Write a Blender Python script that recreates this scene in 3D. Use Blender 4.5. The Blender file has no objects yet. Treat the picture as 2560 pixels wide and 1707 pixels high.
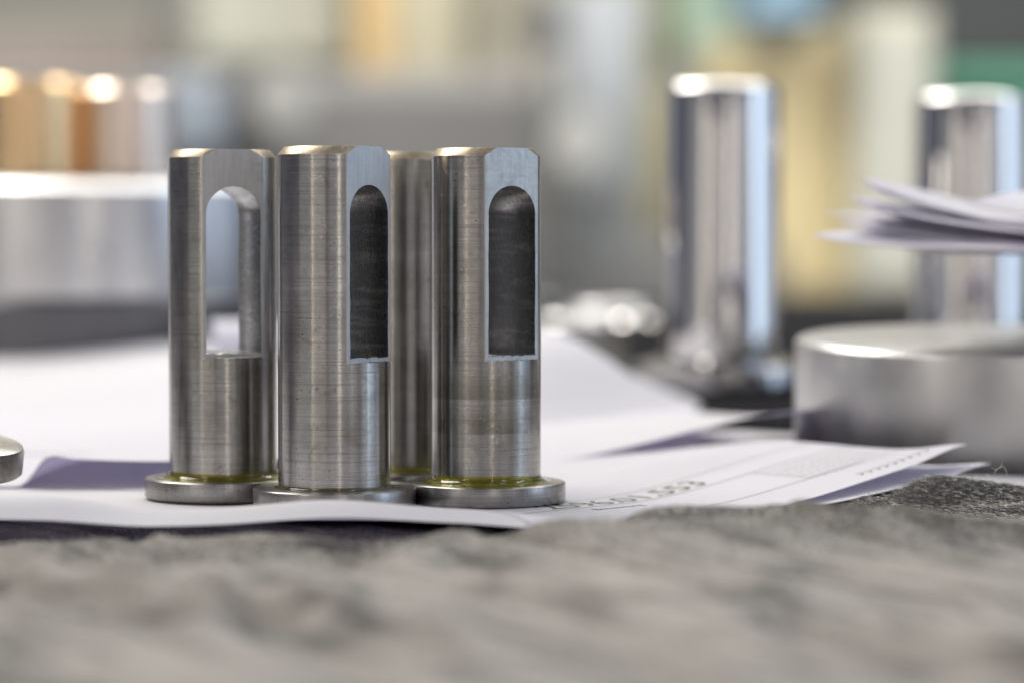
import bpy, bmesh, math, random
import numpy as np
from mathutils import Vector, Matrix
random.seed(7); np.random.seed(7)
R = math.radians
MM = 0.001                      # everything below is written in millimetres
scene = bpy.context.scene
COL = scene.collection

# ---------------------------------------------------------------- camera
F = 7000.0; HOR = 400.0; ZC = 49.5
TH = math.atan((853.5 - HOR) / F)
cam = bpy.data.cameras.new('camera'); camo = bpy.data.objects.new('camera', cam); COL.objects.link(camo)
camo.location = (0, 0, ZC * MM); camo.rotation_euler = (math.pi / 2 - TH, 0, 0)
cam.sensor_width = 36; cam.lens = F / 2560 * 36
cam.clip_start = 0.005; cam.clip_end = 50
cam.dof.use_dof = True; cam.dof.focus_distance = 0.396; cam.dof.aperture_fstop = 10.4
scene.camera = camo
scene.view_settings.view_transform = 'Standard'; scene.view_settings.look = 'None'
scene.view_settings.exposure = 0.3; scene.view_settings.gamma = 1.0
scene.cycles.use_denoising = True
scene.cycles.max_bounces = 10; scene.cycles.transmission_bounces = 8; scene.cycles.glossy_bounces = 6
scene.cycles.sample_clamp_indirect = 6.0

# ---------------------------------------------------------------- world
w = bpy.data.worlds.new('World'); scene.world = w; w.use_nodes = True
w.node_tree.nodes['Background'].inputs[0].default_value = (0.56, 0.59, 0.76, 1)
w.node_tree.nodes['Background'].inputs[1].default_value = 0.17

def at(px, py, Y):              # photograph pixel and distance -> point in mm
    a = (px - 1280) / F; b = (853.5 - py) / F
    t = Y / (math.cos(TH) + b * math.sin(TH))
    return (a * t, Y, ZC + t * (-math.sin(TH) + b * math.cos(TH)))

# ---------------------------------------------------------------- lamps
def lamp(name, az, el, dist, sx, sy, col, rad, target=(-15, 400, 25), roll=0):
    """rectangular lamp; az measured from the direction of the camera towards the right"""
    L = bpy.data.lights.new(name, 'AREA'); L.shape = 'RECTANGLE'; L.size = sx; L.size_y = sy
    L.color = col; L.energy = rad * math.pi * sx * sy
    o = bpy.data.objects.new(name, L); COL.objects.link(o)
    t = Vector(target) * MM
    d = Vector((math.sin(R(az)) * math.cos(R(el)), -math.cos(R(az)) * math.cos(R(el)), math.sin(R(el))))
    o.location = t + d * dist
    o.rotation_euler = (-d).to_track_quat('-Z', 'Y').to_euler()
    return o
lamp('window_light', 93, 16, 1.7, 2.1, 1.5, (0.68, 0.81, 1.0), 0.58)
lamp('window_light', 83, 16, 1.65, 0.50, 1.5, (0.48, 0.72, 1.0), 0.85)
lamp('tube_lamp', 78, 18, 1.6, 0.07, 1.5, (0.80, 0.91, 1.0), 2.4)
lamp('ceiling_lamp', -136, 50, 1.7, 0.9, 0.8, (1.0, 0.95, 0.86), 8.6)
lamp('ceiling_lamp', -50, 48, 1.7, 0.30, 0.22, (1.0, 0.95, 0.89), 14.0)
lamp('ceiling_lamp', 62, 58, 1.9, 0.2, 0.2, (0.90, 0.95, 1.0), 14.0)
lamp('ceiling_lamp', 20, 62, 1.8, 0.12, 0.12, (1.0, 0.94, 0.84), 24.0)
lamp('wall_glow', 22, 14, 2.25, 2.55, 1.5, (1.0, 0.94, 0.89), 0.27)
lamp('wall_glow', -28, 14, 2.30, 1.22, 1.5, (1.0, 0.90, 0.78), 0.40)
lamp('wall_glow', -58, 14, 2.35, 1.10, 1.5, (0.95, 0.95, 0.84), 0.22)
lamp('tube_lamp', 14, 18, 2.0, 0.07, 1.5, (1.0, 0.92, 0.80), 3.6)
lamp('tube_lamp', -41, 18, 2.0, 0.045, 1.5, (1.0, 0.89, 0.74), 3.2)
lamp('tube_lamp', 40, 18, 2.0, 0.05, 1.5, (0.8, 0.88, 1.0), 1.4)
lamp('tube_lamp', -146, 8, 1.6, 0.16, 0.8, (0.95, 0.96, 1.0), 0.8)
lamp('background_fill', 0, 42, 2.0, 2.6, 0.9, (1.0, 0.97, 0.91), 7.5, target=(100, 2750, 100))  # unseen lamp added to brighten the fronts of the background cabinets
lamp('background_fill', 180, 80, 2.2, 2.4, 1.2, (1.0, 0.97, 0.91), 5.0, target=(0, 3000, 0))  # second unseen fill, added over the background

# ---------------------------------------------------------------- materials
def newmat(name):
    m = bpy.data.materials.new(name); m.use_nodes = True
    nt = m.node_tree; return m, nt, nt.nodes['Principled BSDF']
def N(nt, t, **kw):
    n = nt.nodes.new(t)
    for k, v in kw.items():
        if k.startswith('_'): setattr(n, k[1:], v)
        else: n.inputs[k.replace('__', ' ')].default_value = v
    return n
def coords(nt, scale, rnd=True):
    tc = N(nt, 'ShaderNodeTexCoord'); mp = N(nt, 'ShaderNodeMapping'); mp.inputs['Scale'].default_value = scale
    nt.links.new(tc.outputs['Object'], mp.inputs['Vector'])
    if rnd:
        oi = N(nt, 'ShaderNodeObjectInfo'); mu = N(nt, 'ShaderNodeMath', _operation='MULTIPLY'); mu.inputs[1].default_value = 37.0
        nt.links.new(oi.outputs['Random'], mu.inputs[0]); nt.links.new(mu.outputs[0], mp.inputs['Location'])
    return mp
def ramp(nt, src, p0, p1, c0, c1):
    r = N(nt, 'ShaderNodeValToRGB'); e = r.color_ramp.elements
    e[0].position = p0; e[1].position = p1; e[0].color = (*c0, 1); e[1].color = (*c1, 1)
    nt.links.new(src, r.inputs[0]); return r
def noise(nt, scale, detail=4, rough=0.55, rnd=True, dist=0.0):
    n = N(nt, 'ShaderNodeTexNoise'); n.inputs['Scale'].default_value = 1.0
    n.inputs['Detail'].default_value = detail; n.inputs['Roughness'].default_value = rough; n.inputs['Distortion'].default_value = dist
    nt.links.new(coords(nt, tuple(s * 1000 for s in scale), rnd).outputs[0], n.inputs['Vector'])
    return n
def mixc(nt, fac, a, b, mode='MIX'):
    m = N(nt, 'ShaderNodeMix', _data_type='RGBA', _blend_type=mode)
    if isinstance(fac, float): m.inputs[0].default_value = fac
    else: nt.links.new(fac, m.inputs[0])
    for k, v in ((6, a), (7, b)):
        if isinstance(v, tuple): m.inputs[k].default_value = (*v, 1)
        else: nt.links.new(v, m.inputs[k])
    return m.outputs[2]

def steel_turned(name, base, rough, aniso, line=0.006, band=None, pits=0.5, mott=0.72, wd=0.68):
    m, nt, b = newmat(name)
    b.inputs['Metallic'].default_value = 1.0
    fine = noise(nt, (0.06, 0.06, 7.0), 3, 0.7)          # turning lines round the axis
    wide = noise(nt, (0.05, 0.05, 0.9), 4, 0.6)
    blot = noise(nt, (0.22, 0.22, 0.14), 5, 0.6)
    speck = noise(nt, (2.4, 2.4, 3.0), 3, 0.6); stain = noise(nt, (.35, .35, .25), 5, .6, dist=1.2)
    streak = noise(nt, (0.35, 0.35, 0.30), 5, 0.65)
    c = mixc(nt, ramp(nt, blot.outputs['Fac'], 0.34, 0.68, (0, 0, 0), (1, 1, 1)).outputs[0], tuple(x * mott for x in base), base)
    c = mixc(nt, ramp(nt, wide.outputs['Fac'], 0.3, 0.45, (0.35,) * 3, (0, 0, 0)).outputs[0], c, tuple(x * wd for x in base))
    c = mixc(nt, ramp(nt, fine.outputs['Fac'], 0.36, 0.5, (0.6,) * 3, (0, 0, 0)).outputs[0], c, tuple(x * (.5 if wd < .9 else .9) for x in base))
    if band:
        tc = N(nt, 'ShaderNodeTexCoord'); sp = N(nt, 'ShaderNodeSeparateXYZ'); nt.links.new(tc.outputs['Object'], sp.inputs[0])
        mr = N(nt, 'ShaderNodeMapRange', _interpolation_type='SMOOTHSTEP'); nt.links.new(sp.outputs['Z'], mr.inputs[0])
        mr.inputs[1].default_value = band[0] * MM; mr.inputs[2].default_value = band[0] * MM + 0.0004
        mr2 = N(nt, 'ShaderNodeMapRange', _interpolation_type='SMOOTHSTEP'); nt.links.new(sp.outputs['Z'], mr2.inputs[0])
        mr2.inputs[1].default_value = band[1] * MM; mr2.inputs[2].default_value = band[1] * MM + 0.003
        mr2.inputs[3].default_value = 1; mr2.inputs[4].default_value = 0
        mu = N(nt, 'ShaderNodeMath', _operation='MULTIPLY'); nt.links.new(mr.outputs[0], mu.inputs[0]); nt.links.new(mr2.outputs[0], mu.inputs[1])
        mu2 = N(nt, 'ShaderNodeMath', _operation='MULTIPLY'); nt.links.new(mu.outputs[0], mu2.inputs[0]); nt.links.new(ramp(nt, streak.outputs['Fac'], 0.35, 0.65, (0.15,) * 3, (0.9,) * 3).outputs[0], mu2.inputs[1])
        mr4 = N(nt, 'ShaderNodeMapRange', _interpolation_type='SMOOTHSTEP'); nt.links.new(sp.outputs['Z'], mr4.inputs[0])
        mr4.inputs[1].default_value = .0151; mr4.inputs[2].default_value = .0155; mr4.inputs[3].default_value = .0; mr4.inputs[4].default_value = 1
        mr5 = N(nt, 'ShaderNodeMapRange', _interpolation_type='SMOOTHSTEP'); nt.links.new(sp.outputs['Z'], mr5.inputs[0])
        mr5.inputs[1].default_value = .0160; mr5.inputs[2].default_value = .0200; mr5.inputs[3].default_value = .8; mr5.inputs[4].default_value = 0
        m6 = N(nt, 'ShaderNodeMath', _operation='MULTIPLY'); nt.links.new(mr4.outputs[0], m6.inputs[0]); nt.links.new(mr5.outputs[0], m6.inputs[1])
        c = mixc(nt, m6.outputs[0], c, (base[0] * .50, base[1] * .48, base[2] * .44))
        c = mixc(nt, mu2.outputs[0], c, (base[0] * .42, base[1] * .40, base[2] * .36))
    if pits:
        c = mixc(nt, ramp(nt, stain.outputs['Fac'], .56, .72, (0,) * 3, (.75,) * 3).outputs[0], c, (base[0] * .55, base[1] * .50, base[2] * .44))
    if pits:                    # short light scratches and dark nicks
        for sc_, sd, k_, col_ in (((.5, .5, 1.3), 1.5, .55, tuple(min(1, x * 1.7) for x in base)), ((.8, .8, .35), 2.2, .5, tuple(x * .3 for x in base))):
            q = noise(nt, sc_, 2, .5, dist=sd); rq = N(nt, 'ShaderNodeValToRGB'); e = rq.color_ramp.elements
            e[0].position = .482; e[0].color = (0, 0, 0, 1); e[1].position = .518; e[1].color = (0, 0, 0, 1); e2 = e.new(.5); e2.color = (1, 1, 1, 1)
            nt.links.new(q.outputs['Fac'], rq.inputs[0]); g2 = noise(nt, (.6, .6, .8), 2, .5)
            mm = N(nt, 'ShaderNodeMath', _operation='MULTIPLY'); nt.links.new(rq.outputs[0], mm.inputs[0]); nt.links.new(ramp(nt, g2.outputs['Fac'], .56, .62, (0,) * 3, (k_,) * 3).outputs[0], mm.inputs[1])
            c = mixc(nt, mm.outputs[0], c, col_)
    pit = ramp(nt, speck.outputs['Fac'], 0.66, 0.70, (0, 0, 0), (pits,) * 3)
    c = mixc(nt, pit.outputs[0], c, (0.03, 0.028, 0.025))
    nt.links.new(c, b.inputs['Base Color'])
    rr = ramp(nt, blot.outputs['Fac'], 0.3, 0.7, (rough * 0.9,) * 3, (rough * 1.15,) * 3); nt.links.new(rr.outputs[0], b.inputs['Roughness'])
    b.inputs['Anisotropic'].default_value = aniso
    tg = N(nt, 'ShaderNodeTangent', _direction_type='RADIAL', _axis='Z'); nt.links.new(tg.outputs[0], b.inputs['Tangent'])
    b.inputs['Anisotropic Rotation'].default_value = 0.25
    bp = N(nt, 'ShaderNodeBump'); bp.inputs['Strength'].default_value = 0.8; bp.inputs['Distance'].default_value = line * 1.8 * MM
    nt.links.new(fine.outputs['Fac'], bp.inputs['Height'])
    bp2 = N(nt, 'ShaderNodeBump'); bp2.inputs['Strength'].default_value = 0.6; bp2.inputs['Distance'].default_value = 0.012 * MM; bp2.invert = True
    nt.links.new(pit.outputs[0], bp2.inputs['Height']); nt.links.new(bp.outputs[0], bp2.inputs['Normal'])
    nt.links.new(bp2.outputs[0], b.inputs['Normal'])
    return m
def steel_milled(name, base, rough, scr=0.5, streaky=False):
    m, nt, b = newmat(name); b.inputs['Metallic'].default_value = 1.0
    a = noise(nt, (2.2, 2.2, 0.18), 4, 0.6); s1 = noise(nt, (5.0, 0.5, 0.8), 2, 0.5, dist=2.0); g = noise(nt, (0.3, 0.3, 0.3), 4)
    s2 = noise(nt, (4.0, 4.0, 4.0), 2, 0.6)
    c = mixc(nt, g.outputs['Fac'], tuple(x * .8 for x in base), base)
    c = mixc(nt, ramp(nt, a.outputs['Fac'], .35, .6, (.35,) * 3, (0, 0, 0)).outputs[0], c, tuple(x * .6 for x in base))
    c = mixc(nt, ramp(nt, s2.outputs['Fac'], .66, .72, (0,) * 3, (scr,) * 3).outputs[0], c, tuple(x * .35 for x in base))
    if streaky:
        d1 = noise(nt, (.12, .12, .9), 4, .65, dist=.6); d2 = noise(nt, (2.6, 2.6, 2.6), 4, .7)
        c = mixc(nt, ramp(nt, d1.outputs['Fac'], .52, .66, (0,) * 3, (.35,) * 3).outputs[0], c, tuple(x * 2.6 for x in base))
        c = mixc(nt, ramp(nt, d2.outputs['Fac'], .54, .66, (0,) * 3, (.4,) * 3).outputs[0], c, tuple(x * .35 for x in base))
    nt.links.new(c, b.inputs['Base Color'])
    nt.links.new(ramp(nt, s1.outputs['Fac'], .3, .7, (rough * .75,) * 3, (rough * 1.3,) * 3).outputs[0], b.inputs['Roughness'])
    mx = N(nt, 'ShaderNodeMath', _operation='ADD'); nt.links.new(a.outputs['Fac'], mx.inputs[0]); nt.links.new(s1.outputs['Fac'], mx.inputs[1])
    bp = N(nt, 'ShaderNodeBump'); bp.inputs['Strength'].default_value = .6; bp.inputs['Distance'].default_value = .012 * MM
    nt.links.new(mx.outputs[0], bp.inputs['Height']); nt.links.new(bp.outputs[0], b.inputs['Normal'])
    return m
def plain(name, col, rough=0.6, metal=0.0, var=0.15, sc=0.02, spec=0.5):
    m, nt, b = newmat(name); b.inputs['Metallic'].default_value = metal; b.inputs['Roughness'].default_value = rough
    n = noise(nt, (sc, sc, sc), 5)
    nt.links.new(mixc(nt, n.outputs['Fac'], tuple(x * (1 - var) for x in col), tuple(min(1, x * (1 + var)) for x in col)), b.inputs['Base Color'])
    b.inputs['Specular IOR Level'].default_value = spec
    return m
M = {}
M['turned'] = steel_turned('turned_steel', (0.46, 0.445, 0.42), 0.21, 0.82)
M['turned_worn'] = steel_turned('turned_steel_worn', (0.50, 0.485, 0.46), 0.22, 0.82, line=0.009, band=(10.2, 11.6), pits=0.8)
M['turned_clean'] = steel_turned('turned_steel_clean', (0.52, 0.505, 0.485), 0.21, 0.82, line=0.006, pits=0.9)
M['flange'] = steel_turned('flange_steel', (0.43, 0.415, 0.40), 0.30, 0.7, line=0.010, pits=0.9, mott=.66, wd=.40)
M['milled'] = steel_milled('milled_steel', (0.60, 0.60, 0.60), 0.42)
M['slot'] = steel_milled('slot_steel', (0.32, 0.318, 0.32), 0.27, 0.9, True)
M['chamfer'] = steel_milled('chamfer_steel', (0.50, 0.42, 0.31), 0.36, 0.95)
M['ground'] = steel_turned('ground_steel', (0.62, 0.61, 0.60), 0.38, 0.6, line=.004, pits=0, mott=.93, wd=.95)
M['ground_dark'] = plain('dark_ground_steel', (0.15, 0.15, 0.16), 0.34, 1.0, .05)
M['chrome'] = plain('polished_steel', (0.70, 0.68, 0.66), 0.065, 1.0, 0.03)
M['chrome_dark'] = plain('dark_polished_steel', (0.36, 0.35, 0.35), 0.12, 1.0, 0.03)
M['copper'] = plain('copper', (0.97, 0.68, 0.38), 0.26, 1.0, 0.05)
M['satin'] = steel_turned('satin_steel', (0.70, 0.70, 0.71), 0.30, 0.6, line=.003, pits=0, mott=.93, wd=.95)

def oil_mat(name, col, tr=1.0):
    m, nt, b = newmat(name)
    b.inputs['Base Color'].default_value = (*col, 1); b.inputs['Roughness'].default_value = 0.03
    b.inputs['Transmission Weight'].default_value = tr; b.inputs['IOR'].default_value = 1.47
    return m
M['oil'] = oil_mat('yellow_oil', (0.80, 0.74, 0.10), 0.92)
M['oil_dark'] = oil_mat('dark_oil', (0.55, 0.50, 0.32), 0.9)

def paper_mat():
    m, nt, b = newmat('paper'); out = nt.nodes['Material Output']
    n = noise(nt, (0.02, 0.02, 0.02), 4, rnd=False); f = noise(nt, (.12, .12, .12), 6, .6, rnd=False)
    c = mixc(nt, n.outputs['Fac'], (0.82, 0.82, 0.82), (0.86, 0.86, 0.85))
    nt.links.new(c, b.inputs['Base Color']); b.inputs['Roughness'].default_value = 0.7; b.inputs['Specular IOR Level'].default_value = 0.25
    bp = N(nt, 'ShaderNodeBump'); bp.inputs['Strength'].default_value = .6; bp.inputs['Distance'].default_value = .5 * MM
    nt.links.new(f.outputs['Fac'], bp.inputs['Height']); nt.links.new(bp.outputs[0], b.inputs['Normal'])
    tr = N(nt, 'ShaderNodeBsdfTranslucent'); tr.inputs[0].default_value = (0.74, 0.71, 0.88, 1)
    mx = N(nt, 'ShaderNodeMixShader'); mx.inputs[0].default_value = 0.42
    nt.links.new(b.outputs[0], mx.inputs[1]); nt.links.new(tr.outputs[0], mx.inputs[2]); nt.links.new(mx.outputs[0], out.inputs[0])
    return m
M['paper'] = paper_mat()
M['ink'] = plain('ink', (0.05, 0.05, 0.03), 0.6)
M['ink_soft'] = plain('faded_ink', (0.16, 0.155, 0.12), 0.6)

def cloth_mat():
    m, nt, b = newmat('felt_cloth')
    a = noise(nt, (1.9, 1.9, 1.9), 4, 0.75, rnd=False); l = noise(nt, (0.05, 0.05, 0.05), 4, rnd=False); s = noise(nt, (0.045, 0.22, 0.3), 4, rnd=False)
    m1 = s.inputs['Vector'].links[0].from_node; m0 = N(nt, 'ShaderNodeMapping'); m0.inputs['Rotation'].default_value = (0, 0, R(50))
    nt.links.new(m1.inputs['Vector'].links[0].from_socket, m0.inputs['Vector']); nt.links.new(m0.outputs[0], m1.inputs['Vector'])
    c = mixc(nt, ramp(nt, a.outputs['Fac'], .44, .60, (0,) * 3, (1,) * 3).outputs[0], (0.055, 0.054, 0.052), (0.46, 0.445, 0.415))
    c = mixc(nt, ramp(nt, s.outputs['Fac'], .40, .52, (.7,) * 3, (0,) * 3).outputs[0], c, (0.06, 0.06, 0.058))  # slanting dark streaks paint the shade of the wrinkles into the colour
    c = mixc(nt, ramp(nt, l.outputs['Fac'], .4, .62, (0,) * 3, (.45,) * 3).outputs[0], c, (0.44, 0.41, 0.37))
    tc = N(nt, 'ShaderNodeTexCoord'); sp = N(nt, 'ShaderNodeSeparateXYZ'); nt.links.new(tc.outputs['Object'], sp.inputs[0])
    mr = N(nt, 'ShaderNodeMapRange'); nt.links.new(sp.outputs['Y'], mr.inputs[0])      # front of the cloth painted lighter, as if catching the light
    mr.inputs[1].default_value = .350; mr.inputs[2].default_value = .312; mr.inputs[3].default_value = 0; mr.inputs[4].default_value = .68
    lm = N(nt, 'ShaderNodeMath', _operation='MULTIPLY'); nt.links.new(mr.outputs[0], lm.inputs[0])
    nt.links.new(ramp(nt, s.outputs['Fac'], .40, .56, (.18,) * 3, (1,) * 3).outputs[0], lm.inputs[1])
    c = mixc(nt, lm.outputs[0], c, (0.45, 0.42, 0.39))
    mr3 = N(nt, 'ShaderNodeMapRange'); nt.links.new(sp.outputs['Y'], mr3.inputs[0])     # shade on the folds and the cloth behind, painted in dark
    mr3.inputs[1].default_value = .372; mr3.inputs[2].default_value = .400; mr3.inputs[3].default_value = 0; mr3.inputs[4].default_value = .8
    c = mixc(nt, mr3.outputs[0], c, (0.035, 0.035, 0.036))
    nt.links.new(c, b.inputs['Base Color']); b.inputs['Roughness'].default_value = .95; b.inputs['Specular IOR Level'].default_value = .1
    bp = N(nt, 'ShaderNodeBump'); bp.inputs['Strength'].default_value = 1; bp.inputs['Distance'].default_value = .3 * MM
    nt.links.new(a.outputs['Fac'], bp.inputs['Height']); nt.links.new(bp.outputs[0], b.inputs['Normal'])
    return m
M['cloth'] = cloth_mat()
M['fibre_light'] = plain('light_fibre', (0.62, 0.60, 0.56), 0.8)
M['fibre_dark'] = plain('dark_fibre', (0.04, 0.04, 0.045), 0.8)

# ---------------------------------------------------------------- helpers
def tag(o, label=None, cat=None, group=None, kind=None):
    if label: o['label'] = label
    if cat: o['category'] = cat
    if group: o['group'] = group
    if kind: o['kind'] = kind
    return o
def link(name, me, parent=None):
    o = bpy.data.objects.new(name, me); COL.objects.link(o)
    if parent: o.parent = parent
    return o
def mesh(name, verts, faces, mats, smooth=True, mi=None, sharp=35):
    me = bpy.data.meshes.new(name)
    me.from_pydata([(v[0] * MM, v[1] * MM, v[2] * MM) for v in verts], [], [tuple(int(i) for i in f) for f in faces])
    for m in (mats if isinstance(mats, (list, tuple)) else [mats]): me.materials.append(m)
    if mi is not None: me.polygons.foreach_set('material_index', mi)
    if smooth:
        me.polygons.foreach_set('use_smooth', [True] * len(me.polygons))
        if sharp: me.set_sharp_from_angle(angle=R(sharp))
    me.update(); return me
def lathe_data(prof, n=96, jitter=None):
    V = []; Fc = []
    for i in range(n):
        a = 2 * math.pi * i / n
        for k, (r, z) in enumerate(prof):
            if jitter: r, z = jitter(a, k, r, z)
            V.append((r * math.cos(a), r * math.sin(a), z))
    k = len(prof)
    for i in range(n):
        j = (i + 1) % n
        for q in range(k - 1):
            if prof[q][0] < 1e-6 and prof[q + 1][0] < 1e-6: continue
            Fc.append((i * k + q, j * k + q, j * k + q + 1, i * k + q + 1))
    return V, Fc
def lathe(name, prof, mat, parent=None, n=96, close=False, jitter=None):
    """prof from bottom axis outwards to top axis; closed solids start and end at r=0"""
    V, Fc = lathe_data(prof, n, jitter)
    if close:
        k = len(prof)
        for i in range(n):
            j = (i + 1) % n
            Fc.append((i * k + k - 1, j * k + k - 1, j * k, i * k))
    me = mesh(name, V, Fc, mat)
    bm = bmesh.new(); bm.from_mesh(me); bmesh.ops.remove_doubles(bm, verts=bm.verts, dist=1e-8); bmesh.ops.recalc_face_normals(bm, faces=bm.faces); bm.to_mesh(me); bm.free()
    return link(name, me, parent)
def empty(name, loc=(0, 0, 0), rot=(0, 0, 0)):
    o = bpy.data.objects.new(name, None); COL.objects.link(o); o.empty_display_size = 0.005
    o.location = [c * MM for c in loc]; o.rotation_euler = rot; return o
def box(name, x0, x1, y0, y1, z0, z1, mat, parent=None, bev=0.0, seg=2):
    bm = bmesh.new(); bmesh.ops.create_cube(bm, size=1)
    for v in bm.verts: v.co = Vector((x0 + (v.co.x + .5) * (x1 - x0), y0 + (v.co.y + .5) * (y1 - y0), z0 + (v.co.z + .5) * (z1 - z0))) * MM
    if bev: bmesh.ops.bevel(bm, geom=bm.edges[:], offset=bev * MM, segments=seg, affect='EDGES', profile=0.5)
    me = bpy.data.meshes.new(name); bm.to_mesh(me); bm.free(); me.materials.append(mat)
    return link(name, me, parent)
# cheap smooth value noise, numpy
_rs = np.random.RandomState(11); _T = _rs.rand(256, 256)
def vn(x, y):
    xi = np.floor(x).astype(int); yi = np.floor(y).astype(int); fx = x - xi; fy = y - yi
    fx = fx * fx * (3 - 2 * fx); fy = fy * fy * (3 - 2 * fy)
    g = lambda a, b: _T[a % 256, b % 256]
    return (g(xi, yi) * (1 - fx) + g(xi + 1, yi) * fx) * (1 - fy) + (g(xi, yi + 1) * (1 - fx) + g(xi + 1, yi + 1) * fx) * fy
def fbm(x, y, o=4):
    s = 0; a = .5
    for k in range(o): s = s + a * vn(x * 2 ** k + 17 * k, y * 2 ** k + 5 * k); a *= .5
    return s
def sst(a, b, x):
    t = np.clip((x - a) / (b - a), 0, 1); return t * t * (3 - 2 * t)

# ================================================================ SETTING
def base_z(y):                   # the bench cover is not level: a shade higher in front
    return np.where(y < 432, -0.025 * (y - 397), -0.875)
GROOVES = [(-51, 324, -28, 296, 2.6, 3.2), (1, 340, 21, 309, 2.4, 2.6), (-60, 312, -39, 285, 3.0, 4.0), (-28, 296, -12, 268, 2.2, 4.5),
           (20, 366, 44, 349, 2.6, 2.2), (44, 349, 72, 338, 2.8, 2.4), (31, 279, 50, 255, 3.0, 5.0), (-36, 344, -12, 338, 1.6, 2.0), (-5, 322, 8, 300, 1.4, 3.0)]
def cloth_z(x, y):
    x = np.asarray(x, float); y = np.asarray(y, float)
    h = base_z(np.maximum(y, 375)) - 1.3 - 0.5 * sst(430, 470, y)
    # plateau in front with slanting wrinkles
    fr = 1 - sst(343, 356, y + 2.5 * (fbm(x / 14, y * 0 + 3) - .5) * 2)
    u = x * .64 - y * .77; v = x * .77 + y * .64
    wr = np.abs(vn(u / 80 + 3, v / 15 + 9) - .5) * 2
    h = h + fr * (2.9 + 0.7 * (vn(x / 34 + 7, y / 24) - .5) * 2 - 1.3 * np.exp(-(wr / .13) ** 2) + 1.6 * (vn(u / 70 + 2, v / 11) - .5) + .7 * (vn(u / 34 + 9, v / 5.2) - .5) + .22 * (vn(u / 12, v / 2.4) - .5))
    for (x0, y0, x1, y1, dp, wg) in GROOVES:
        L2 = (x1 - x0) ** 2 + (y1 - y0) ** 2; tt = np.clip(((x - x0) * (x1 - x0) + (y - y0) * (y1 - y0)) / L2, -.15, 1.15)
        dd = np.hypot(x - x0 - tt * (x1 - x0), y - y0 - tt * (y1 - y0) + 1.4 * np.sin(tt * 5))
        wv = wg * (1 + .3 * np.sin(tt * 7 + x0)); h = h - dp * np.exp(-(dd / wv) ** 2) + .5 * dp * np.exp(-((dd - 1.9 * wv) / wv) ** 2)
    # front lip left of the pins
    h = h + (1 - sst(-6, 16, x)) * np.exp(-((y - 346) / 7.0) ** 2) * (0.6 + 2.0 * (vn(x / 13 + 4.3, y * 0 + 2.2) - .35))
    # ridge rising to the right
    c = 357 + 2.0 * (vn(x / 16, y * 0) - .5) * 2 + 0.03 * (x - 20)
    h = h + sst(-12, 22, x) * (5.0 + .9 * (vn(x / 17 + 2, y * 0 + 8) - .5)) * (1 - .17 * sst(28, 55, x)) * np.exp(-((y - c) / np.where(y > c, 8.5, 16)) ** 2) * (1 - .0 * x)
    # dip behind the ridge
    # two folds by the sheet corner
    f1 = np.exp(-((y - (407 + .12 * (x - 60))) / 4.6) ** 2) * np.sqrt(sst(52, 64, x)) * (5.4 - .145 * np.clip(x - 61, 0, 20))
    f2 = np.exp(-((y - 397.5) / 4.2) ** 2 - ((x - 51.5) / 4.5) ** 2) * 2.9
    f3 = np.exp(-((y - 399) / 4.2) ** 2) * sst(60, 72, x) * 1.5
    h = h + f1 + f2 + f3
    h = h + 0.22 * (fbm(x / 1.1, y / 1.1, 3) - .5) * (np.abs(y - 385) < 70)
    return h
# cover of the bench
nx, ny = 520, 520
ty = np.linspace(0, 1, ny); ys = 95 + (1000 - 95) * (0.30 * ty + 0.70 * ty ** 3.2)
ys = np.concatenate([np.linspace(95, 330, 120), np.linspace(330.4, 425, 260), np.linspace(427, 1010, 140)])
tx = np.linspace(-1, 1, nx)
X = tx[None, :] * (50 + ys[:, None] * 0.19 + np.clip(ys[:, None] - 425, 0, 600) * .12) + np.sign(tx)[None, :] * np.clip(np.abs(tx) - .86, 0, 1)[None, :] / .14 * 330; Y = np.repeat(ys[:, None], nx, 1)
Z = cloth_z(X, Y)
V = np.stack([X, Y, Z], -1).reshape(-1, 3); idx = np.arange(nx * ny).reshape(ny, nx)
Fq = np.stack([idx[:-1, :-1], idx[:-1, 1:], idx[1:, 1:], idx[1:, :-1]], -1).reshape(-1, 4)
def fastmesh(name, V, Fq, mats, smooth=True, mi=None):
    me = bpy.data.meshes.new(name); k = Fq.shape[1]
    me.vertices.add(len(V)); me.vertices.foreach_set('co', (np.asarray(V, np.float64) * MM).astype(np.float32).ravel())
    me.loops.add(Fq.size); me.loops.foreach_set('vertex_index', Fq.astype(np.int32).ravel())
    me.polygons.add(len(Fq)); me.polygons.foreach_set('loop_start', (np.arange(len(Fq)) * k).astype(np.int32))
    me.update(calc_edges=True); me.validate()
    for m in mats: me.materials.append(m)
    if mi is not None: me.polygons.foreach_set('material_index', mi.astype(np.int32))
    if smooth: me.polygons.foreach_set('use_smooth', np.ones(len(Fq), bool))
    me.update(); return me
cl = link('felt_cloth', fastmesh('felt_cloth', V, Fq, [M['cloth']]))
tag(cl, 'wrinkled grey felt cloth spread under the papers and metal pins', 'cloth')
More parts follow.
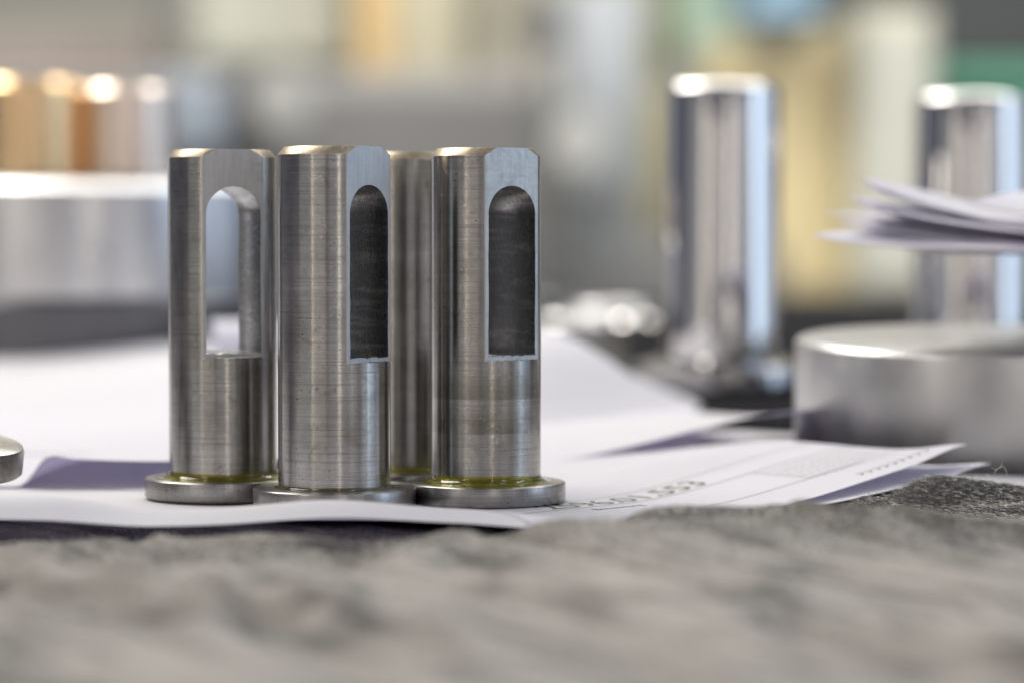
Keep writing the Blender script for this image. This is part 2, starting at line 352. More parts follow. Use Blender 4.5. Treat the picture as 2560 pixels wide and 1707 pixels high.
# the fuzz of the cloth where it is near focus
nf = 42000
fx = np.random.uniform(-75, 90, nf); fy = np.random.uniform(335, 424, nf)
sel = np.random.rand(nf) < .30
fx[sel] = np.random.uniform(44, 92, sel.sum()); fy[sel] = np.random.uniform(390, 416, sel.sum())
keep = ~((fy > 372) & (fx < 30)); fx, fy = fx[keep], fy[keep]; nf = len(fx)
fz = cloth_z(fx, fy)
ang = np.random.uniform(0, 2 * np.pi, nf); ln = np.random.gamma(2.2, .38, nf) + .3; up = np.random.uniform(.1, .75, nf) * .55
pts = []
d = np.stack([np.cos(ang), np.sin(ang)], -1); cv = np.random.uniform(-1.6, 1.6, nf)
p = np.stack([fx, fy, fz - .05], -1); wd = .022
for k in range(5):
    pts.append(p.copy()); a2 = ang + cv * k / 4; st = ln / 4
    p = p + np.stack([np.cos(a2) * st, np.sin(a2) * st, up * st * (1.3 - .55 * k)], -1)
pts = np.stack(pts, 1)
side = np.array([1.0, 0, .6]) * wd * np.random.uniform(.6, 1.3, (nf, 1, 1))
V = np.stack([pts - side, pts + side], 2).reshape(-1, 3)
b0 = (np.arange(nf) * 10)[:, None]
Fq = np.concatenate([b0 + np.array([2 * k, 2 * k + 1, 2 * k + 3, 2 * k + 2]) for k in range(4)], 1).reshape(-1, 4)
mi = np.repeat((np.random.rand(nf) < np.where(fx > 44, .45, .62)).astype(int), 4)
fb = link('wool_fuzz', fastmesh('wool_fuzz', V, Fq, [M['fibre_light'], M['fibre_dark']], True, mi), cl); fb['kind'] = 'stuff'

M['mat_shade'] = plain('dark_shade', (0.015, 0.015, 0.017), 1.0, spec=0.02)  # near black stands in for the cloth lying in shade
tag(box('shade_mat', 30, 330, 520, 1004, -1.6, -.45, M['mat_shade'], bev=.3), 'black mat added for the dark shade on the cloth under the polished pins', 'mat')
M['bench'] = plain('bench_top', (0.10, 0.10, 0.10), .5)
tag(box('bench_top', -900, 900, 60, 1030, -45, -4.0, M['bench'], bev=3), kind='structure')

# ================================================================ PAPERS
def front_lip(x, y):
    amp = 2.5 + 1.4 * np.exp(-((x + 24) / 12.0) ** 2) + 1.9 * sst(-46, -62, x)
    amp = amp * (1 - .75 * sst(-8, 14, x))
    return amp * np.exp(-((y - (369 + .6 * np.sin(x / 11))) / 6.3) ** 2)
def zfront(x, y):
    return base_z(y) + front_lip(x, y) + 0.25 * (fbm(x / 40, y / 40) - .5)
def zmain(x, y, s, t):
    r = sst(33, 88, s) * 5.0 * (1 - .85 * sst(30, 75, t))
    tip = 1.7 * np.exp(-((s - 88) ** 2 + t ** 2) / 9.0 ** 2)
    return base_z(y) + front_lip(x, y) + .14 + 0.25 * (fbm(x / 40, y / 40) - .5) + r + tip
O = np.array([8.0, 364.0]); A46 = R(45.5)
U2 = np.array([math.cos(A46), math.sin(A46)]); V2 = np.array([-math.sin(A46), math.cos(A46)])
def main_pt(s, t, lift=0.0):
    x = O[0] + s * U2[0] + t * V2[0]; y = O[1] + s * U2[1] + t * V2[1]
    return np.stack([x, y, zmain(x, y, s, t) + lift], -1)
def low_pt(s, t, lift=0.0):
    x = O[0] + s * U2[0] + t * V2[0]; y = O[1] + s * U2[1] + t * V2[1]
    z = base_z(y) + front_lip(x, y) + .07 + sst(38, 90, s) * 2.6 + 1.2 * np.exp(-((s - 91) ** 2 + (t + 2) ** 2) / 8.0 ** 2)
    return np.stack([x, y, z], -1)
def sheet(name, fn, s0, s1, t0, t1, ns, nt_, label, parent=None, thick=.11):
    S, T = np.meshgrid(np.linspace(s0, s1, ns), np.linspace(t0, t1, nt_))
    P = fn(S, T).reshape(-1, 3)
    n = ns * nt_; idx = np.arange(n).reshape(nt_, ns)
    Pb = P.copy(); Pb[:, 2] -= thick
    top = np.stack([idx[:-1, :-1], idx[:-1, 1:], idx[1:, 1:], idx[1:, :-1]], -1).reshape(-1, 4)
    bot = top[:, ::-1] + n
    ring = np.concatenate([idx[0, :], idx[1:, -1], idx[-1, -2::-1], idx[-2:0:-1, 0]])
    nxt = np.roll(ring, -1); rim = np.stack([nxt, ring, ring + n, nxt + n], -1)[:, ::-1]
    me = fastmesh(name, np.concatenate([P, Pb]), np.concatenate([top, bot, rim]), [M['paper']])
    me.set_sharp_from_angle(angle=R(50))
    o = link(name, me, parent)
    if label: tag(o, label, 'paper')
    return o
# sheet under the pins (front edge towards the viewer)
sheet('paper_sheet', lambda s, t: np.stack([s, t, zfront(s, t)], -1), -120, 12, 363.6, 560, 150, 240,
      'white sheet under the four pins, its front edge curling over the grey cloth')
low = sheet('paper_sheet', low_pt, -2, 91, -2.2, 150, 120, 100, 'lower white sheet corner poking out under the printed drawing sheet, in lilac shade')
main = sheet('drawing_sheet', main_pt, -3, 88, 0, 150, 140, 130, 'printed white drawing sheet with a part number, its corner curling up at the right')

# print on the drawing sheet
def print_mesh(name, polys2d, mat, label=None):
    V = []; Fc = []
    for poly in polys2d:
        b = len(V); V += list(poly); Fc.append(list(range(b, b + len(poly))))
    V = np.array(V); P = main_pt(V[:, 0], V[:, 1], .035)
    me = mesh(name, P, Fc, mat, False); o = link(name, me, main)
    if label: o['label'] = label
    return o
def rule(s0, t0, s1, t1, wd, n=24):
    out = []; a = np.array([s0, t0]); b = np.array([s1, t1]); d = (b - a) / np.linalg.norm(b - a); q = np.array([-d[1], d[0]]) * wd / 2
    for k in range(n):
        p0 = a + (b - a) * k / n; p1 = a + (b - a) * (k + 1) / n
        out.append([p0 - q, p1 - q, p1 + q, p0 + q])
    return out
print_mesh('ruled_line', rule(8, 21.2, 88, 21.2, .22), M['ink_soft'])
print_mesh('ruled_line', rule(12, 28.6, 86, 28.6, .18), M['ink_soft'])
print_mesh('ruled_line', rule(30, 9.5, 74, 9.5, .16), M['ink'])
print_mesh('ruled_line', rule(62, 21.2, 62, 9.5, .2, 8), M['ink_soft'])
for k in range(5):
    print_mesh('ruled_line', rule(62, 19 - k * 2.3, 84, 19 - k * 2.3, .12), M['ink_soft'])
def text_mesh(name, txt, s0, t0, size, mat, label=None, shear=0, thick=0.0, sx=1.0):
    cu = bpy.data.curves.new(name, 'FONT'); cu.body = txt; cu.size = size; cu.offset = thick; cu.resolution_u = 4
    cu.space_character = 1.0
    o = bpy.data.objects.new(name, cu); COL.objects.link(o); bpy.context.view_layer.update()
    me = bpy.data.meshes.new_from_object(o.evaluated_get(bpy.context.evaluated_depsgraph_get())); bpy.data.objects.remove(o)
    n = len(me.vertices); co = np.empty(n * 3); me.vertices.foreach_get('co', co); co = co.reshape(-1, 3)
    P = main_pt(s0 + co[:, 0] * sx, t0 + co[:, 1], .035)
    me.vertices.foreach_set('co', (P * MM).ravel()); me.update(); me.materials.append(mat)
    t = link(name, me, main)
    if label: t['label'] = label
    return t
M['number'] = plain('number_ink', (0.05, 0.048, 0.02), .6)
text_mesh('part_number', '2596.01.553', 19.6, 22.4, 6.6, M['number'], 'part number printed 2596.01.553', thick=.04, sx=1.06)
for k, (s, t, tx_) in enumerate([(23.5, 17.4, 'Benennung')]):
    text_mesh('small_print', tx_, s, t, 2.3, M['ink'])
random.seed(3)
for r_ in range(5):              # unreadable fine print of the title block: short strokes
    st = []
    s = 64.0
    while s < 83:
        L = random.uniform(.5, 1.4); t = 18.0 - r_ * 2.3 + random.uniform(-.3, .3)
        st += rule(s, t - .3, s + L * .6, t + random.uniform(-.2, .5), .11, 1); s += L + random.uniform(.3, .9)
    print_mesh('small_print', st, M['number' if r_ > 2 else 'ink_soft'])
st = []
for k in range(9):
    s = 66 + k * 2.0; st += rule(s, 3.2, s + .9, 3.2 + random.uniform(.3, 1.2), .35, 1) + rule(s + .2, 4.6, s + 1.0, 3.6, .3, 1)
print_mesh('small_print', st, M['number'])

# sheet lying behind the folds at the far right
def flat_sheet(cx, cy, ang, w_, h_, zf):
    c, s_ = math.cos(R(ang)), math.sin(R(ang))
    def fn(a, b):
        x = cx + a * c - b * s_; y = cy + a * s_ + b * c
        return np.stack([x, y, zf(x, y, a, b)], -1)
    return fn
sheet('paper_sheet', flat_sheet(62, 420, -8, 90, 90, lambda x, y, a, b: base_z(y) + .2 + .0 * a + 1.0 * np.exp(-(b / 5) ** 2)), 0, 90, 0, 26, 40, 30,
      'white sheet lying beyond the dark fuzzy fold at the right edge')
# sheet whose corner rises behind, pointing right
def tipfn(x, y, a, b):
    return base_z(y) + 1.2 + 7.4 * sst(40, 92, a) * np.exp(-b / 45.0)
sheet('paper_sheet', flat_sheet(-36.1, 441.6, 18, 92, 90, tipfn), 0, 92, 0, 75, 60, 50, 'blurred white sheet corner rising just left of the big steel disc')
# sheet with a high hump behind the pins
def hump(x, y, a, b):
    return -1.2 + (16.5 - .05 * np.clip(-x, 0, 60)) * (1 - sst(5, 42, x)) * sst(-82, -25, x) * sst(0, 42, b) * (1 - .5 * sst(50, 120, b)) + .4 * np.sin(x / 6 + b / 9)
sheet('paper_sheet', flat_sheet(-75, 500, 2, 170, 120, hump), 0, 138, 0, 120, 100, 60, 'blurred white sheet humped up high behind the right pin')
# left-hand sheets
def leftfar(x, y, a, b):
    return -0.4 + 5.5 * sst(40, 150, b) + 1.8 * np.sin(a / 17) * sst(0, 60, b) + .8 * np.sin(b / 13)
sheet('paper_sheet', flat_sheet(-190, 470, 3, 180, 150, leftfar), 0, 168, 0, 175, 80, 80, 'blurred pale blue sheet sloping up behind the left pin')
def leftlift(x, y, a, b):
    g = sst(-76, -69, x) * (1 - .35 * sst(-40, -20, x))
    return base_z(y) + .3 + (4.2 + .3 * np.sin(x / 7)) * g * np.exp(-(b / 26) ** 2) + 2.2 * np.exp(-((x + 72) / 2.2) ** 2 - ((b - 6) / 9) ** 2)
sheet('paper_sheet', flat_sheet(-175, 428, 0, 160, 80, leftlift), 0, 152, 0, 75, 160, 60, 'white sheet lifted off the bench with a lilac shaded gap under its front edge')
# curl of paper seen through the slot
def curl_sheet(name, c, rad, a0, a1, length, rotz, label, n=26):
    A = np.linspace(R(a0), R(a1), n)
    def fn(s, t):
        th = s; lx = t; ly = rad * np.cos(th); lz = rad * np.sin(th)
        x = c[0] + lx * math.cos(R(rotz)) - ly * math.sin(R(rotz)); y = c[1] + lx * math.sin(R(rotz)) + ly * math.cos(R(rotz))
        return np.stack([x, y, c[2] + lz], -1)
    return sheet(name, fn, R(a0), R(a1), 0, length, n, 8, label)
curl_sheet('paper_curl', (-62, 575, 8), 8.5, 60, 300, 26, 12, 'small white paper curl seen through the slot of the left pin')

# fan of sheets sticking in from the right, high up
def fan(px, row, Yd, ga, gb, near, far, curl, label):
    """sheet corner pointing left; ga, gb: rise per mm along the near and the far edge"""
    ox, _, oz = at(px, row, Yd)
    def fn(a, b):
        x = ox + a * math.cos(R(near)) + b * math.cos(R(far)); y = Yd - a * math.sin(R(near)) + b * math.sin(R(far))
        q = a + b
        z = oz + ga * q - curl * (1 - np.exp(-a / 9.0)) * np.exp(-b / 22) + gb * (1 - np.exp(-b / 9.0)) + .3 * np.sin(a / 9 + b / 13 + px)
        return np.stack([x, y, z - np.clip(q - 62, 0, 200) ** 2 * .004], -1)
    return tag(sheet('loose_sheet', fn, 0, 100, 0, 70, 60, 40, label, thick=.25), group='fan of loose sheets sticking in at the right edge')
fan(2150, 448, 468, -.155, .3, 12, 40, 3.6, 'topmost blurred sheet of the white fan, sloping down to the right')
fan(2128, 486, 466, -.140, .4, 14, 40, 2.6, 'second sheet of the white fan, lilac below, just under the topmost')
fan(2066, 527, 474, -.060, .3, 8, 30, .7, 'short pale sheet tip in the middle of the white fan')
fan(2148, 536, 468, -.080, .5, 12, 40, 2.6, 'middle sheet of the white fan with deep blue shade under it')
fan(2034, 582, 464, -.022, 1.1, 14, 45, 2.2, 'lowest and longest sheet of the white fan, cream white')
fan(2165, 462, 469, -.150, .3, 10, 38, 2.4, 'thin sheet just below the topmost of the white fan, its tip set back')
fan(2140, 504, 468, -.115, .3, 12, 38, 2.2, 'pale sheet in the upper middle of the white fan, tip level with its neighbours')
fan(2100, 556, 467, -.055, .4, 12, 40, 1.8, 'pale sheet in the lower middle of the white fan, above the longest sheet')
fan(2215, 610, 474, -.012, .1, 8, 30, 1.1, 'bottom sheet of the white fan showing only a thin blue line')
fan(2430, 502, 458, -.02, 2.2, 12, 45, 2.6, 'bright white sheet end on top of the fan at the photo edge')

# ================================================================ PINS
PR, PH, CH, CR, FD, SW = 8.0, 51.2, 1.15, 0.97, 6.6, 4.08
FR = 11.6
def shaft_base():
    prof = [(0, 2.6), (PR, 2.6), (PR, 20.78)] + [(PR, PH - CH), (PR - CR, PH), (0, PH)]
    V, Fc = lathe_data(prof, 180); me = mesh('shaft_base', V, Fc, M['turned'], False)
    bm = bmesh.new(); bm.from_mesh(me); bmesh.ops.remove_doubles(bm, verts=bm.verts, dist=1e-8)
    bmesh.ops.recalc_face_normals(bm, faces=bm.faces); bm.to_mesh(me); bm.free(); return me
def cutter(name, verts2d, x0, x1):
    n = len(verts2d); V = [(x0, y, z) for y, z in verts2d] + [(x1, y, z) for y, z in verts2d]
    Fc = [list(range(n))[::-1], list(range(n, 2 * n))] + [(i, (i + 1) % n, n + (i + 1) % n, n + i) for i in range(n)]
    me = mesh(name, V, Fc, M['slot'], False); bm = bmesh.new(); bm.from_mesh(me); bmesh.ops.recalc_face_normals(bm, faces=bm.faces); bm.to_mesh(me); bm.free(); return me
def make_shaft_mesh(mats, floor=21.5, seed=1):
    o = bpy.data.objects.new('tmp', shaft_base()); COL.objects.link(o); tmp = [o]
    jr = random.Random(seed); jt = lambda q: jr.uniform(-q, q)
    slot = [(-SW + 2 * SW * k / 16, floor + (jt(.12) if 0 < k < 16 else 0)) for k in range(17)] + [(SW + jt(.06), floor + 1 + 2.2 * k) for k in range(8)] + [(SW * math.cos(a), 41.7 + SW * math.sin(a)) for a in np.linspace(0, math.pi, 29)] + [(-SW + jt(.06), floor + 1 + 2.2 * k) for k in range(7, -1, -1)]
    lz = floor - .55
    cf = [(-9 + 18 * k / 40, lz + jt(.08)) for k in range(41)] + [(9, 60), (-9, 60)]
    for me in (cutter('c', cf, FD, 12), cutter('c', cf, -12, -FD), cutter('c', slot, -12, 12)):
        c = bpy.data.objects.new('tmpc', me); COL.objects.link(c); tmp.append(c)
        md = o.modifiers.new('b', 'BOOLEAN'); md.operation = 'DIFFERENCE'; md.solver = 'EXACT'; md.object = c
    bv = o.modifiers.new('v', 'BEVEL'); bv.width = .075 * MM; bv.segments = 2; bv.limit_method = 'ANGLE'; bv.angle_limit = R(28); bv.miter_outer = 'MITER_ARC'
    bpy.context.view_layer.update()
    me = bpy.data.meshes.new_from_object(o.evaluated_get(bpy.context.evaluated_depsgraph_get()))
    for t in tmp: bpy.data.objects.remove(t)
    me.materials.clear()
    for m in mats: me.materials.append(m)
    for p in me.polygons:
        c = p.center / MM; n = p.normal; rad = math.hypot(c.x, c.y)
        i = 0
        if c.z > lz - .3:
            if abs(n.z) > .3 and c.z > PH - CH - .1: i = 2
            elif abs(abs(c.x) - FD) < .2 and abs(n.x) > .6: i = 1
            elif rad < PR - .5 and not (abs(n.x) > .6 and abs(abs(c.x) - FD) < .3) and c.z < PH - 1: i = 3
            elif rad < PR - .12: i = 1
        p.material_index = i
        p.use_smooth = True
    me.set_sharp_from_angle(angle=R(24)); me.name = 'shaft'
    nl = np.empty(len(me.loops) * 3); me.corner_normals.foreach_get('vector', nl); nl = nl.reshape(-1, 3)
    for p in me.polygons:        # exact normals on the round and the flat faces
        n = p.normal; c = p.center; rad = math.hypot(c.x, c.y)
        radial = (n.x * c.x + n.y * c.y) / max(rad, 1e-9)
        for li in p.loop_indices:
            v = me.vertices[me.loops[li].vertex_index].co; rv = math.hypot(v.x, v.y)
            if p.material_index == 0 and radial > .995 and rad > (PR - .02) * MM and rv > (PR - .02) * MM: nl[li] = (v.x / rv, v.y / rv, 0)
            elif abs(n.x) > .9999 or abs(n.z) > .9999: nl[li] = n[:]
    me.normals_split_custom_set([tuple(v) for v in nl])
    return me
def oil_ring(parent, mat, h, w_, seed):
    rs = random.Random(seed); ph = [rs.uniform(0, 6.28) for _ in range(4)]
    def jit(a, k, r, z):
        f = 1 + .26 * math.sin(2 * a + ph[0]) + .10 * math.sin(5 * a + ph[1]) + .05 * math.sin(11 * a + ph[2])
        if r > PR: r = PR + (r - PR) * f
        if z > 3.03: z = 3.03 + (z - 3.03) * (1 + .5 * (f - 1))
        return r, z
    prof = [(PR - .15, 2.98), (PR + w_ * 1.0, 2.98)]
    for k in range(9):           # concave meniscus
        t = k / 8; prof.append((PR + .02 + (w_ - .02) * (1 - t) ** 1.9, 3.05 + (h - .05) * t ** 1.9))
    prof.append((PR - .15, 3.0 + h))
    return lathe('oil_film', prof, mat, parent, 140, True, jit)
def make_pin(x, y, az, mats, label, oil, seed, fl_mat, floor=21.5, lean=0.0):
    o = empty('slotted_pin', (x, y, float(base_z(np.array(y))) + .10), (R(-1.43), 0, 0))
    o.rotation_mode = 'XYZ'
    rz = Matrix.Rotation(R(-90 + az), 4, 'Z'); tl = Matrix.Rotation(R(-1.43), 4, 'X') @ Matrix.Rotation(R(lean), 4, 'Y')
    o.rotation_euler = (tl @ rz).to_euler()
    tag(o, label, 'metal pin', 'slotted steel pins standing on the papers')
    link('shaft', make_shaft_mesh(mats, floor, seed), o)
    fp = [(0, 0), (FR - .42, 0), (FR - .38, .03), (FR - .03, .32), (FR, .37), (FR, 2.80), (FR - .03, 2.87), (FR - .17, 2.98), (FR - .24, 3.0), (0, 3.0)]
    lathe('flange', fp, fl_mat, o, 180)
    if oil: oil_ring(o, oil[0], oil[1], oil[2], seed)
    return o
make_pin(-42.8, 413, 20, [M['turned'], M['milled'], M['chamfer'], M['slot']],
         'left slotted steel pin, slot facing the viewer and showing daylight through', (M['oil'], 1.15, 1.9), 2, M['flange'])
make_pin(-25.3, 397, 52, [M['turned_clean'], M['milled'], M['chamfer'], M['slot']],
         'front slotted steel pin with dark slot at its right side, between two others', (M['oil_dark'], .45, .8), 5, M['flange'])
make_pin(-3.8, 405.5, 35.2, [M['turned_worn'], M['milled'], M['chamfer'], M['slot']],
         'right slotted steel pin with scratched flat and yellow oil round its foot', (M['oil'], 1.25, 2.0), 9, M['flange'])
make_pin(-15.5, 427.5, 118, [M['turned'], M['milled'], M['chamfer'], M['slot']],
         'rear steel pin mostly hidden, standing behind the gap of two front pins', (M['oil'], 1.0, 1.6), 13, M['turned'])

# flanged disc on a short stem at the left edge
o = empty('flanged_stud', (-81.4, 401, .0), (R(5), R(8), 0))
tag(o, 'small steel stud with thick round head cut off by the left edge', 'metal stud')
lathe('stem', [(0, 0), (5.7, 0), (6, .3), (6, 6), (0, 6)], M['chrome'], o)
lathe('head', [(0, 5.4), (9.7, 5.4), (10.1, 5.8), (10.1, 8.9), (9.8, 9.5), (9.2, 9.7), (0, 9.8)], M['flange'], o)

# ================================================================ BACKGROUND METAL
def chrome_pin(px, top_row, Yd, rad, label, fr=19.0):
    x = at(px, 900, Yd)[0]; zt = at(px, top_row, Yd)[2]
    o = empty('polished_pin', (x, Yd, -.5)); tag(o, label, 'polished pin', 'large polished steel pins in the background')
    h = zt + .5
    lathe('shaft', [(0, 4), (rad, 4), (rad, h - 1.6), (rad - .3, h - 1.1), (rad - 1.4, h - .1), (rad - 1.8, h), (0, h)], M['chrome'], o, 128)
    lathe('flange', [(0, 0), (fr - .5, 0), (fr, .5), (fr, 4.4), (fr - .2, 5.0), (fr - .9, 5.3), (rad + 3, 5.6), (rad + 1.0, 6.0), (rad - .5, 7.0), (0, 7.0)], M['chrome_dark'], o, 128)
    return o
chrome_pin(1803, 207, 620, 12.8, 'tall mirror polished pin right of centre with a light blue streak')
chrome_pin(2424, 235, 648, 13.3, 'tall polished pin at the right edge, behind the fan of sheets')

o = tag(empty('steel_disc', (82, 481, 0), (R(1.0), 0, 0)), 'thick round steel disc with a glinting rim at the lower right', 'steel disc')
lathe('body', [(0, -.8), (33, -.8), (33.2, -.5), (33.2, 18.0), (33.1, 18.25), (32.5, 18.8), (32.2, 18.9), (0, 18.9)], M['ground'], o, 160)
cp = o.children[0].data; M['cap'] = plain('faced_steel', (0.36, 0.355, 0.35), .33, 1.0, .04); cp.materials.append(M['cap'])
for p in cp.polygons:
    if p.normal.z > .9: p.material_index = 1

# big ring on a dark base at left, bushings on it
cx = at(205, 700, 700)[0]
ringo = tag(empty('steel_ring', (cx, 700, 17.6), (R(1.2), R(.8), 0)), 'large bright steel ring on a dark base plate behind the left pin', 'steel ring')
lathe('body', [(26, 0), (46, 0), (46.4, .4), (46.4, 24.5), (45.9, 26.2), (44.6, 27.2), (43, 27.5), (26, 27.5)], M['satin'], ringo, 160, True)
bo = tag(empty('base_plate', (cx, 702, -.6)), 'dark round base plate under the large bright steel ring', 'steel plate')
lathe('body', [(0, 0), (50, 0), (51, 1), (51, 16.6), (50, 17.6), (0, 17.6)], M['ground_dark'], bo, 160)
def bushing(px, top_row, Yd, rad, zb, mat, label, cat='bushing'):
    x = at(px, 500, Yd)[0]; zt = at(px, top_row, Yd)[2]
    o = tag(empty('bushing', (x, Yd, zb)), label, cat, 'bushings standing on the large ring'); h = zt - zb
    lathe('body', [(rad * .62, 0), (rad, 0), (rad, h - 1.3), (rad - 1.2, h), (rad * .62 + .8, h), (rad * .62, h - .8)], mat, o, 96, True)
M['pale_copper'] = plain('pale_copper', (0.95, 0.80, 0.68), 0.28, 1.0, 0.05)
bushing(76, 203, 705, 13.6, 45.6, M['copper'], 'broad copper coloured bushing at the far left edge on the steel ring')
bushing(322, 218, 708, 11.6, 45.6, M['pale_copper'], 'pale steel bushing with a copper tint, nearer the left pin')

# small bright parts on the bench behind
def nut(px, row, Yd, rad, h, mat, label, name='steel_washer'):
    x, y, z = at(px, row, Yd)
    o = tag(empty(name, (x, Yd, -1.6)), label, 'small part', 'small steel parts lying far back on the bench')
    lathe('body', [(rad * .5, 0), (rad, 0), (rad, h - .8), (rad - .8, h), (rad * .5 + .4, h), (rad * .5, h - .4)], mat, o, 64, True)
nut(1440, 800, 820, 12, 5, M['satin'], 'small round steel washer far back, just right of the right pin')
nut(1590, 790, 800, 8, 6, M['chrome'], 'small bright collar just left of the tall polished pin')
nut(1340, 800, 860, 9, 9, M['ground_dark'], 'small dark collar half hidden behind the right pin')
nut(1530, 800, 900, 14, 4, M['satin'], 'flat pale washer behind the bright collar')

# ================================================================ WORKSHOP BEHIND
def bgmat(name, c): return plain(name, c, .55, 0, .06, .004)
def bgbox(name, x0, y0, x1, y1, Yd, dep, col, label, cat, parts=None, bev=6):
    """box whose front face spans these photo pixels (display 2352 scale) at distance Yd mm"""
    s = 1 / 0.91875
    a = at(x0 * s, y1 * s, Yd); b = at(x1 * s, y0 * s, Yd)
    o = tag(empty(name, ((a[0] + b[0]) / 2, Yd + dep / 2, a[2])), label, cat)
    W, H = (b[0] - a[0]), (b[2] - a[2])
    box('body', -W / 2, W / 2, -dep / 2, dep / 2, 0, H, bgmat(name, col), o, bev)
    for (nm, u0, v0, u1, v1, proud, c2) in (parts or []):
        box(nm, -W / 2 + u0 * W, -W / 2 + u1 * W, -dep / 2 - proud, -dep / 2 - .5 if proud > 0 else -dep / 2 + 5, v0 * H, v1 * H, bgmat(nm, c2), o, 3)
    return o
M['wall'] = bgmat('workshop_wall', (0.30, 0.29, 0.25))
tag(box('workshop_wall', -2600, 2600, 4200, 4300, -900, 2200, M['wall']), kind='structure')
M['floor'] = bgmat('workshop_floor', (0.22, 0.22, 0.22))
tag(box('workshop_floor', -2600, 2600, -1500, 4200, -950, -900, M['floor']), kind='structure')

bgbox('machine_bed', -300, 165, 1250, 1100, 2300, 90, (0.155, 0.152, 0.148), 'long dark grey machine bed, out of focus across the middle left', 'machine',
      [('panel', .42, .80, .50, .99, 8, (.25, .28, .32)), ('panel', .0, .84, .40, .99, 14, (.26, .235, .215)), ('panel', .55, .86, .62, .98, 8, (.12, .12, .12))], 20)
bgbox('cream_cabinet', 440, -200, 800, 150, 3000, 400, (0.50, 0.51, 0.42), 'pale cream cabinet out of focus at the top, left of the yellow one', 'cabinet',
      [('door', .04, .05, .48, .95, 6, (.52, .52, .44)), ('door', .52, .05, .96, .95, 6, (.50, .50, .42))])
bgbox('yellow_cabinet', 815, -250, 905, 230, 2900, 300, (0.72, 0.52, 0.26), 'warm yellow cabinet side out of focus at the top centre', 'cabinet')
bgbox('cream_locker', 905, -250, 1085, 215, 2920, 350, (0.62, 0.58, 0.42), 'cream locker front beside the yellow cabinet side', 'locker',
      [('door', .08, .04, .92, .96, 6, (.64, .60, .45))])
bgbox('machine_column', 1110, -250, 1290, 420, 2700, 300, (0.30, 0.29, 0.24), 'olive grey machine column left of the round grey motor', 'machine',
      [('panel', .1, .55, .4, .95, 10, (.38, .36, .28)), ('panel', .5, .62, .62, .98, 8, (.32, .27, .18))])
o = tag(empty('round_motor', at(1390 / .91875, 250, 2500)), 'round grey motor housing hanging blurred in the upper middle', 'motor')
c = lathe('housing', [(0, -130), (36, -130), (42, -120), (42, 90), (36, 100), (0, 100)], bgmat('motor', (.34, .36, .38)), o)
o2 = tag(empty('grey_handwheel', at(1190 / .91875, 215, 2350), (R(90), 0, 0)), 'pale grey handwheel on the olive machine column', 'handwheel')
lathe('wheel', [(6, -6), (26, -6), (28, 0), (26, 6), (6, 6)], bgmat('wheel', (.40, .39, .36)), o2, 48, True)
bgbox('yellow_rack', 1425, -200, 1560, 140, 3100, 200, (0.42, 0.40, 0.20), 'yellow green rack upright out of focus at the top', 'rack')
bgbox('tan_upright', 1440, 210, 1545, 600, 2800, 200, (0.42, 0.37, 0.22), 'narrow tan panel out of focus left of the tall polished pin', 'upright')
bgbox('grey_column', 1255, 260, 1430, 780, 2600, 300, (0.20, 0.195, 0.175), 'grey machine column behind and right of the pins', 'machine',
      [('panel', .2, .45, .6, .9, 8, (.28, .275, .25))])
bgbox('low_grey_cabinet', 700, 560, 1800, 1200, 2450, 300, (0.19, 0.19, 0.185), 'low grey cabinet at bench height out of focus', 'cabinet')
bgbox('teal_bin', 1555, -160, 1700, 120, 2900, 250, (0.26, 0.36, 0.30), 'grey green bin at the top left of the blue bin', 'bin')
bgbox('blue_bin', 1715, -160, 1885, 42, 2450, 250, (0.20, 0.32, 0.42), 'bright blue bin at the top edge, blurred', 'bin', [('rim', -.02, .0, 1.02, .08, 8, (.30, .45, .55))])
bgbox('tan_cabinet', 1630, 95, 1965, 700, 2600, 350, (0.68, 0.57, 0.33), 'large tan cabinet side behind the tall polished pin', 'cabinet')
bgbox('white_green_cabinet', 1955, 20, 2150, 690, 2540, 350, (0.52, 0.50, 0.39), 'pale greenish white cabinet front beside the tan side', 'cabinet',
      [('door', .1, .05, .9, .95, 6, (.52, .52, .45))])
bgbox('dark_machine', 1890, -300, 2700, 150, 2900, 400, (0.045, 0.047, 0.05), 'dark grey machine filling the top right corner', 'machine')
bgbox('green_beam', 2140, 150, 2700, 215, 2700, 200, (0.08, 0.27, 0.18), 'green machine beam under the dark machine at right', 'beam')
bgbox('grey_machine', 2140, 215, 2700, 700, 2750, 300, (0.24, 0.27, 0.25), 'grey green machine base behind the right edge pin', 'machine')
bgbox('black_plinth', 1600, 690, 2700, 1000, 2400, 500, (0.012, 0.012, 0.010), 'black plinth below the tan and white cabinets', 'plinth')

V, Fc = lathe_data([(0, -.2), (.8, 0), (.9, .35), (.6, .7), (0, .8)], 14, lambda a, k, r, z: (r * (1 + .25 * math.sin(3 * a + k)), z))
sp_ = link('lint_speck', mesh('lint_speck', V, Fc, M['fibre_dark'])); sp_.location = (.0214, .303, (float(cloth_z(np.array(21.4), np.array(303.0))) + .1) * MM)
tag(sp_, 'small dark lint speck lying on the blurred front of the cloth', 'lint')
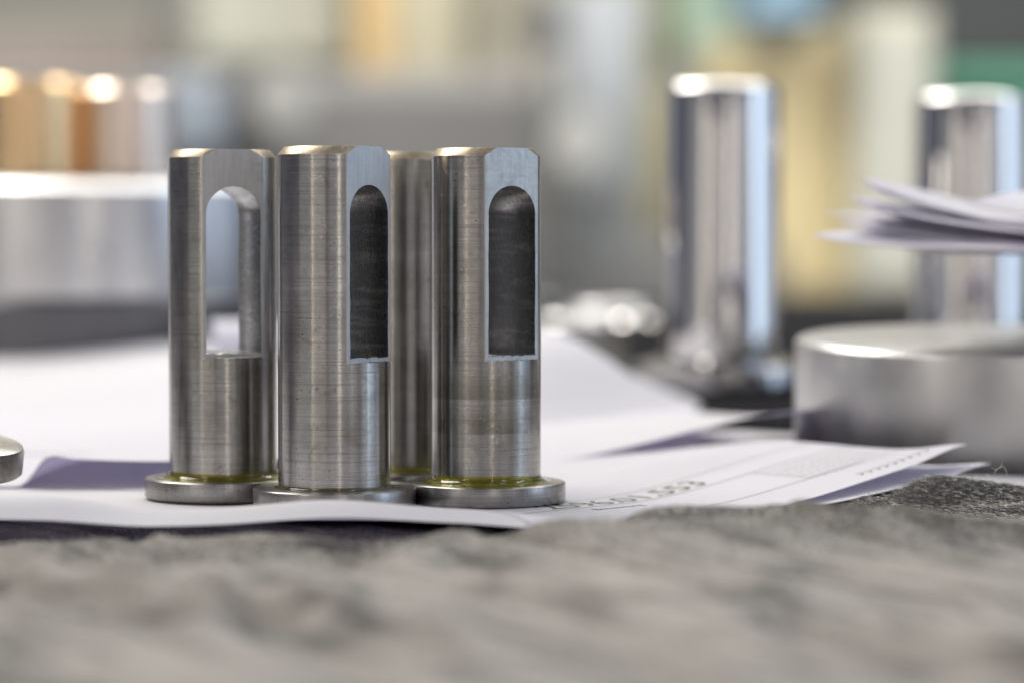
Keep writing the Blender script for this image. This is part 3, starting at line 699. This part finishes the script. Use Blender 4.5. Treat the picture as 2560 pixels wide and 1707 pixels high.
# ================================================================ THREADS
def thread(pts, rad, mat, label):
    cu = bpy.data.curves.new('thread', 'CURVE'); cu.dimensions = '3D'; cu.bevel_depth = rad * MM; cu.bevel_resolution = 1; cu.resolution_u = 6
    sp = cu.splines.new('NURBS'); sp.points.add(len(pts) - 1); sp.use_endpoint_u = True; sp.order_u = 3
    for p_, q in zip(sp.points, pts): p_.co = (q[0] * MM, q[1] * MM, q[2] * MM, 1)
    o = bpy.data.objects.new('thread', cu); COL.objects.link(o); bpy.context.view_layer.update()
    me = bpy.data.meshes.new_from_object(o.evaluated_get(bpy.context.evaluated_depsgraph_get())); bpy.data.objects.remove(o)
    me.name = 'thread'; me.materials.clear(); me.materials.append(mat); return tag(link('thread', me), label, 'thread')
bgbox('brown_crate', -200, 75, 345, 170, 2700, 200, (0.30, 0.25, 0.22), 'brownish crate row out of focus at the far left above the ring', 'crate')
bgbox('pale_post', 350, -200, 372, 200, 2600, 40, (0.20, 0.20, 0.19), 'thin dark upright left of the cream cabinet, out of focus', 'post')
bgbox('blue_grey_box', 415, 185, 520, 345, 2240, 60, (0.24, 0.28, 0.33), 'blue grey box face on the machine bed behind the left pin', 'box')
bgbox('dark_bracket', 520, 140, 575, 330, 2230, 40, (0.10, 0.10, 0.10), 'dark bracket on the machine bed between two grey round parts', 'bracket')
for px_, py_, r_, c_, l_ in ((650, 230, 26, .30, 'pale round cover on the dark machine bed'), (1330, 330, 24, .36, 'pale round knob on the grey column'),
                             (1400, 470, 16, .10, 'dark round knob low on the grey column'), (1245, 60, 18, .12, 'dark round gauge above the handwheel')):
    o3 = tag(empty('round_cover', at(px_ / .91875, py_ / .91875, 2220), (R(90), 0, 0)), l_ + ', out of focus', 'round cover')
    lathe('disc', [(0, -8), (r_ - 2, -8), (r_, -5), (r_, 5), (r_ - 2, 8), (0, 8)], bgmat('cover', (c_, c_, c_ * .95)), o3, 40)
for k_, (px_, y0_, y1_, c_) in enumerate(((1150, -50, 190, (.42, .38, .27)), (1215, -50, 200, (.22, .19, .12)), (1270, -50, 260, (.44, .44, .40)), (1480, 60, 560, (.34, .34, .22)), (1590, 60, 300, (.30, .36, .33)))):
    bgbox('upright_pipe', px_ - 12, y0_, px_ + 12, y1_, 2330, 30, c_, ['ochre pipe left of the dark one above the handwheel', 'dark brown pipe between two paler pipes', 'pale grey pipe right of the handwheel', 'long olive pipe left of the tall polished pin', 'grey green pipe above the tall polished pin'][k_] + ', blurred', 'pipe')
P_ = lambda l, Yd: [at(a, b, Yd) for a, b in l]
thread(P_([(2478, 1168), (2490, 1176), (2500, 1166), (2514, 1166), (2518, 1190)], 404), .045, M['fibre_light'], 'tiny pale thread sticking up in front of the steel disc')
thread(P_([(2485, 1183), (2490, 1174), (2502, 1168), (2505, 1158)], 404.3), .04, M['fibre_light'], 'shorter pale thread end crossing the first above the fuzzy fold')
thread(P_([(2162, 1226), (2178, 1232), (2172, 1240), (2185, 1246)], 400), .04, M['fibre_light'], 'fine curled thread above the small fuzzy hump')
thread(P_([(2196, 1232), (2212, 1230), (2212, 1246), (2232, 1256)], 400), .04, M['fibre_light'], 'fine thread between the small hump and the dark fold')
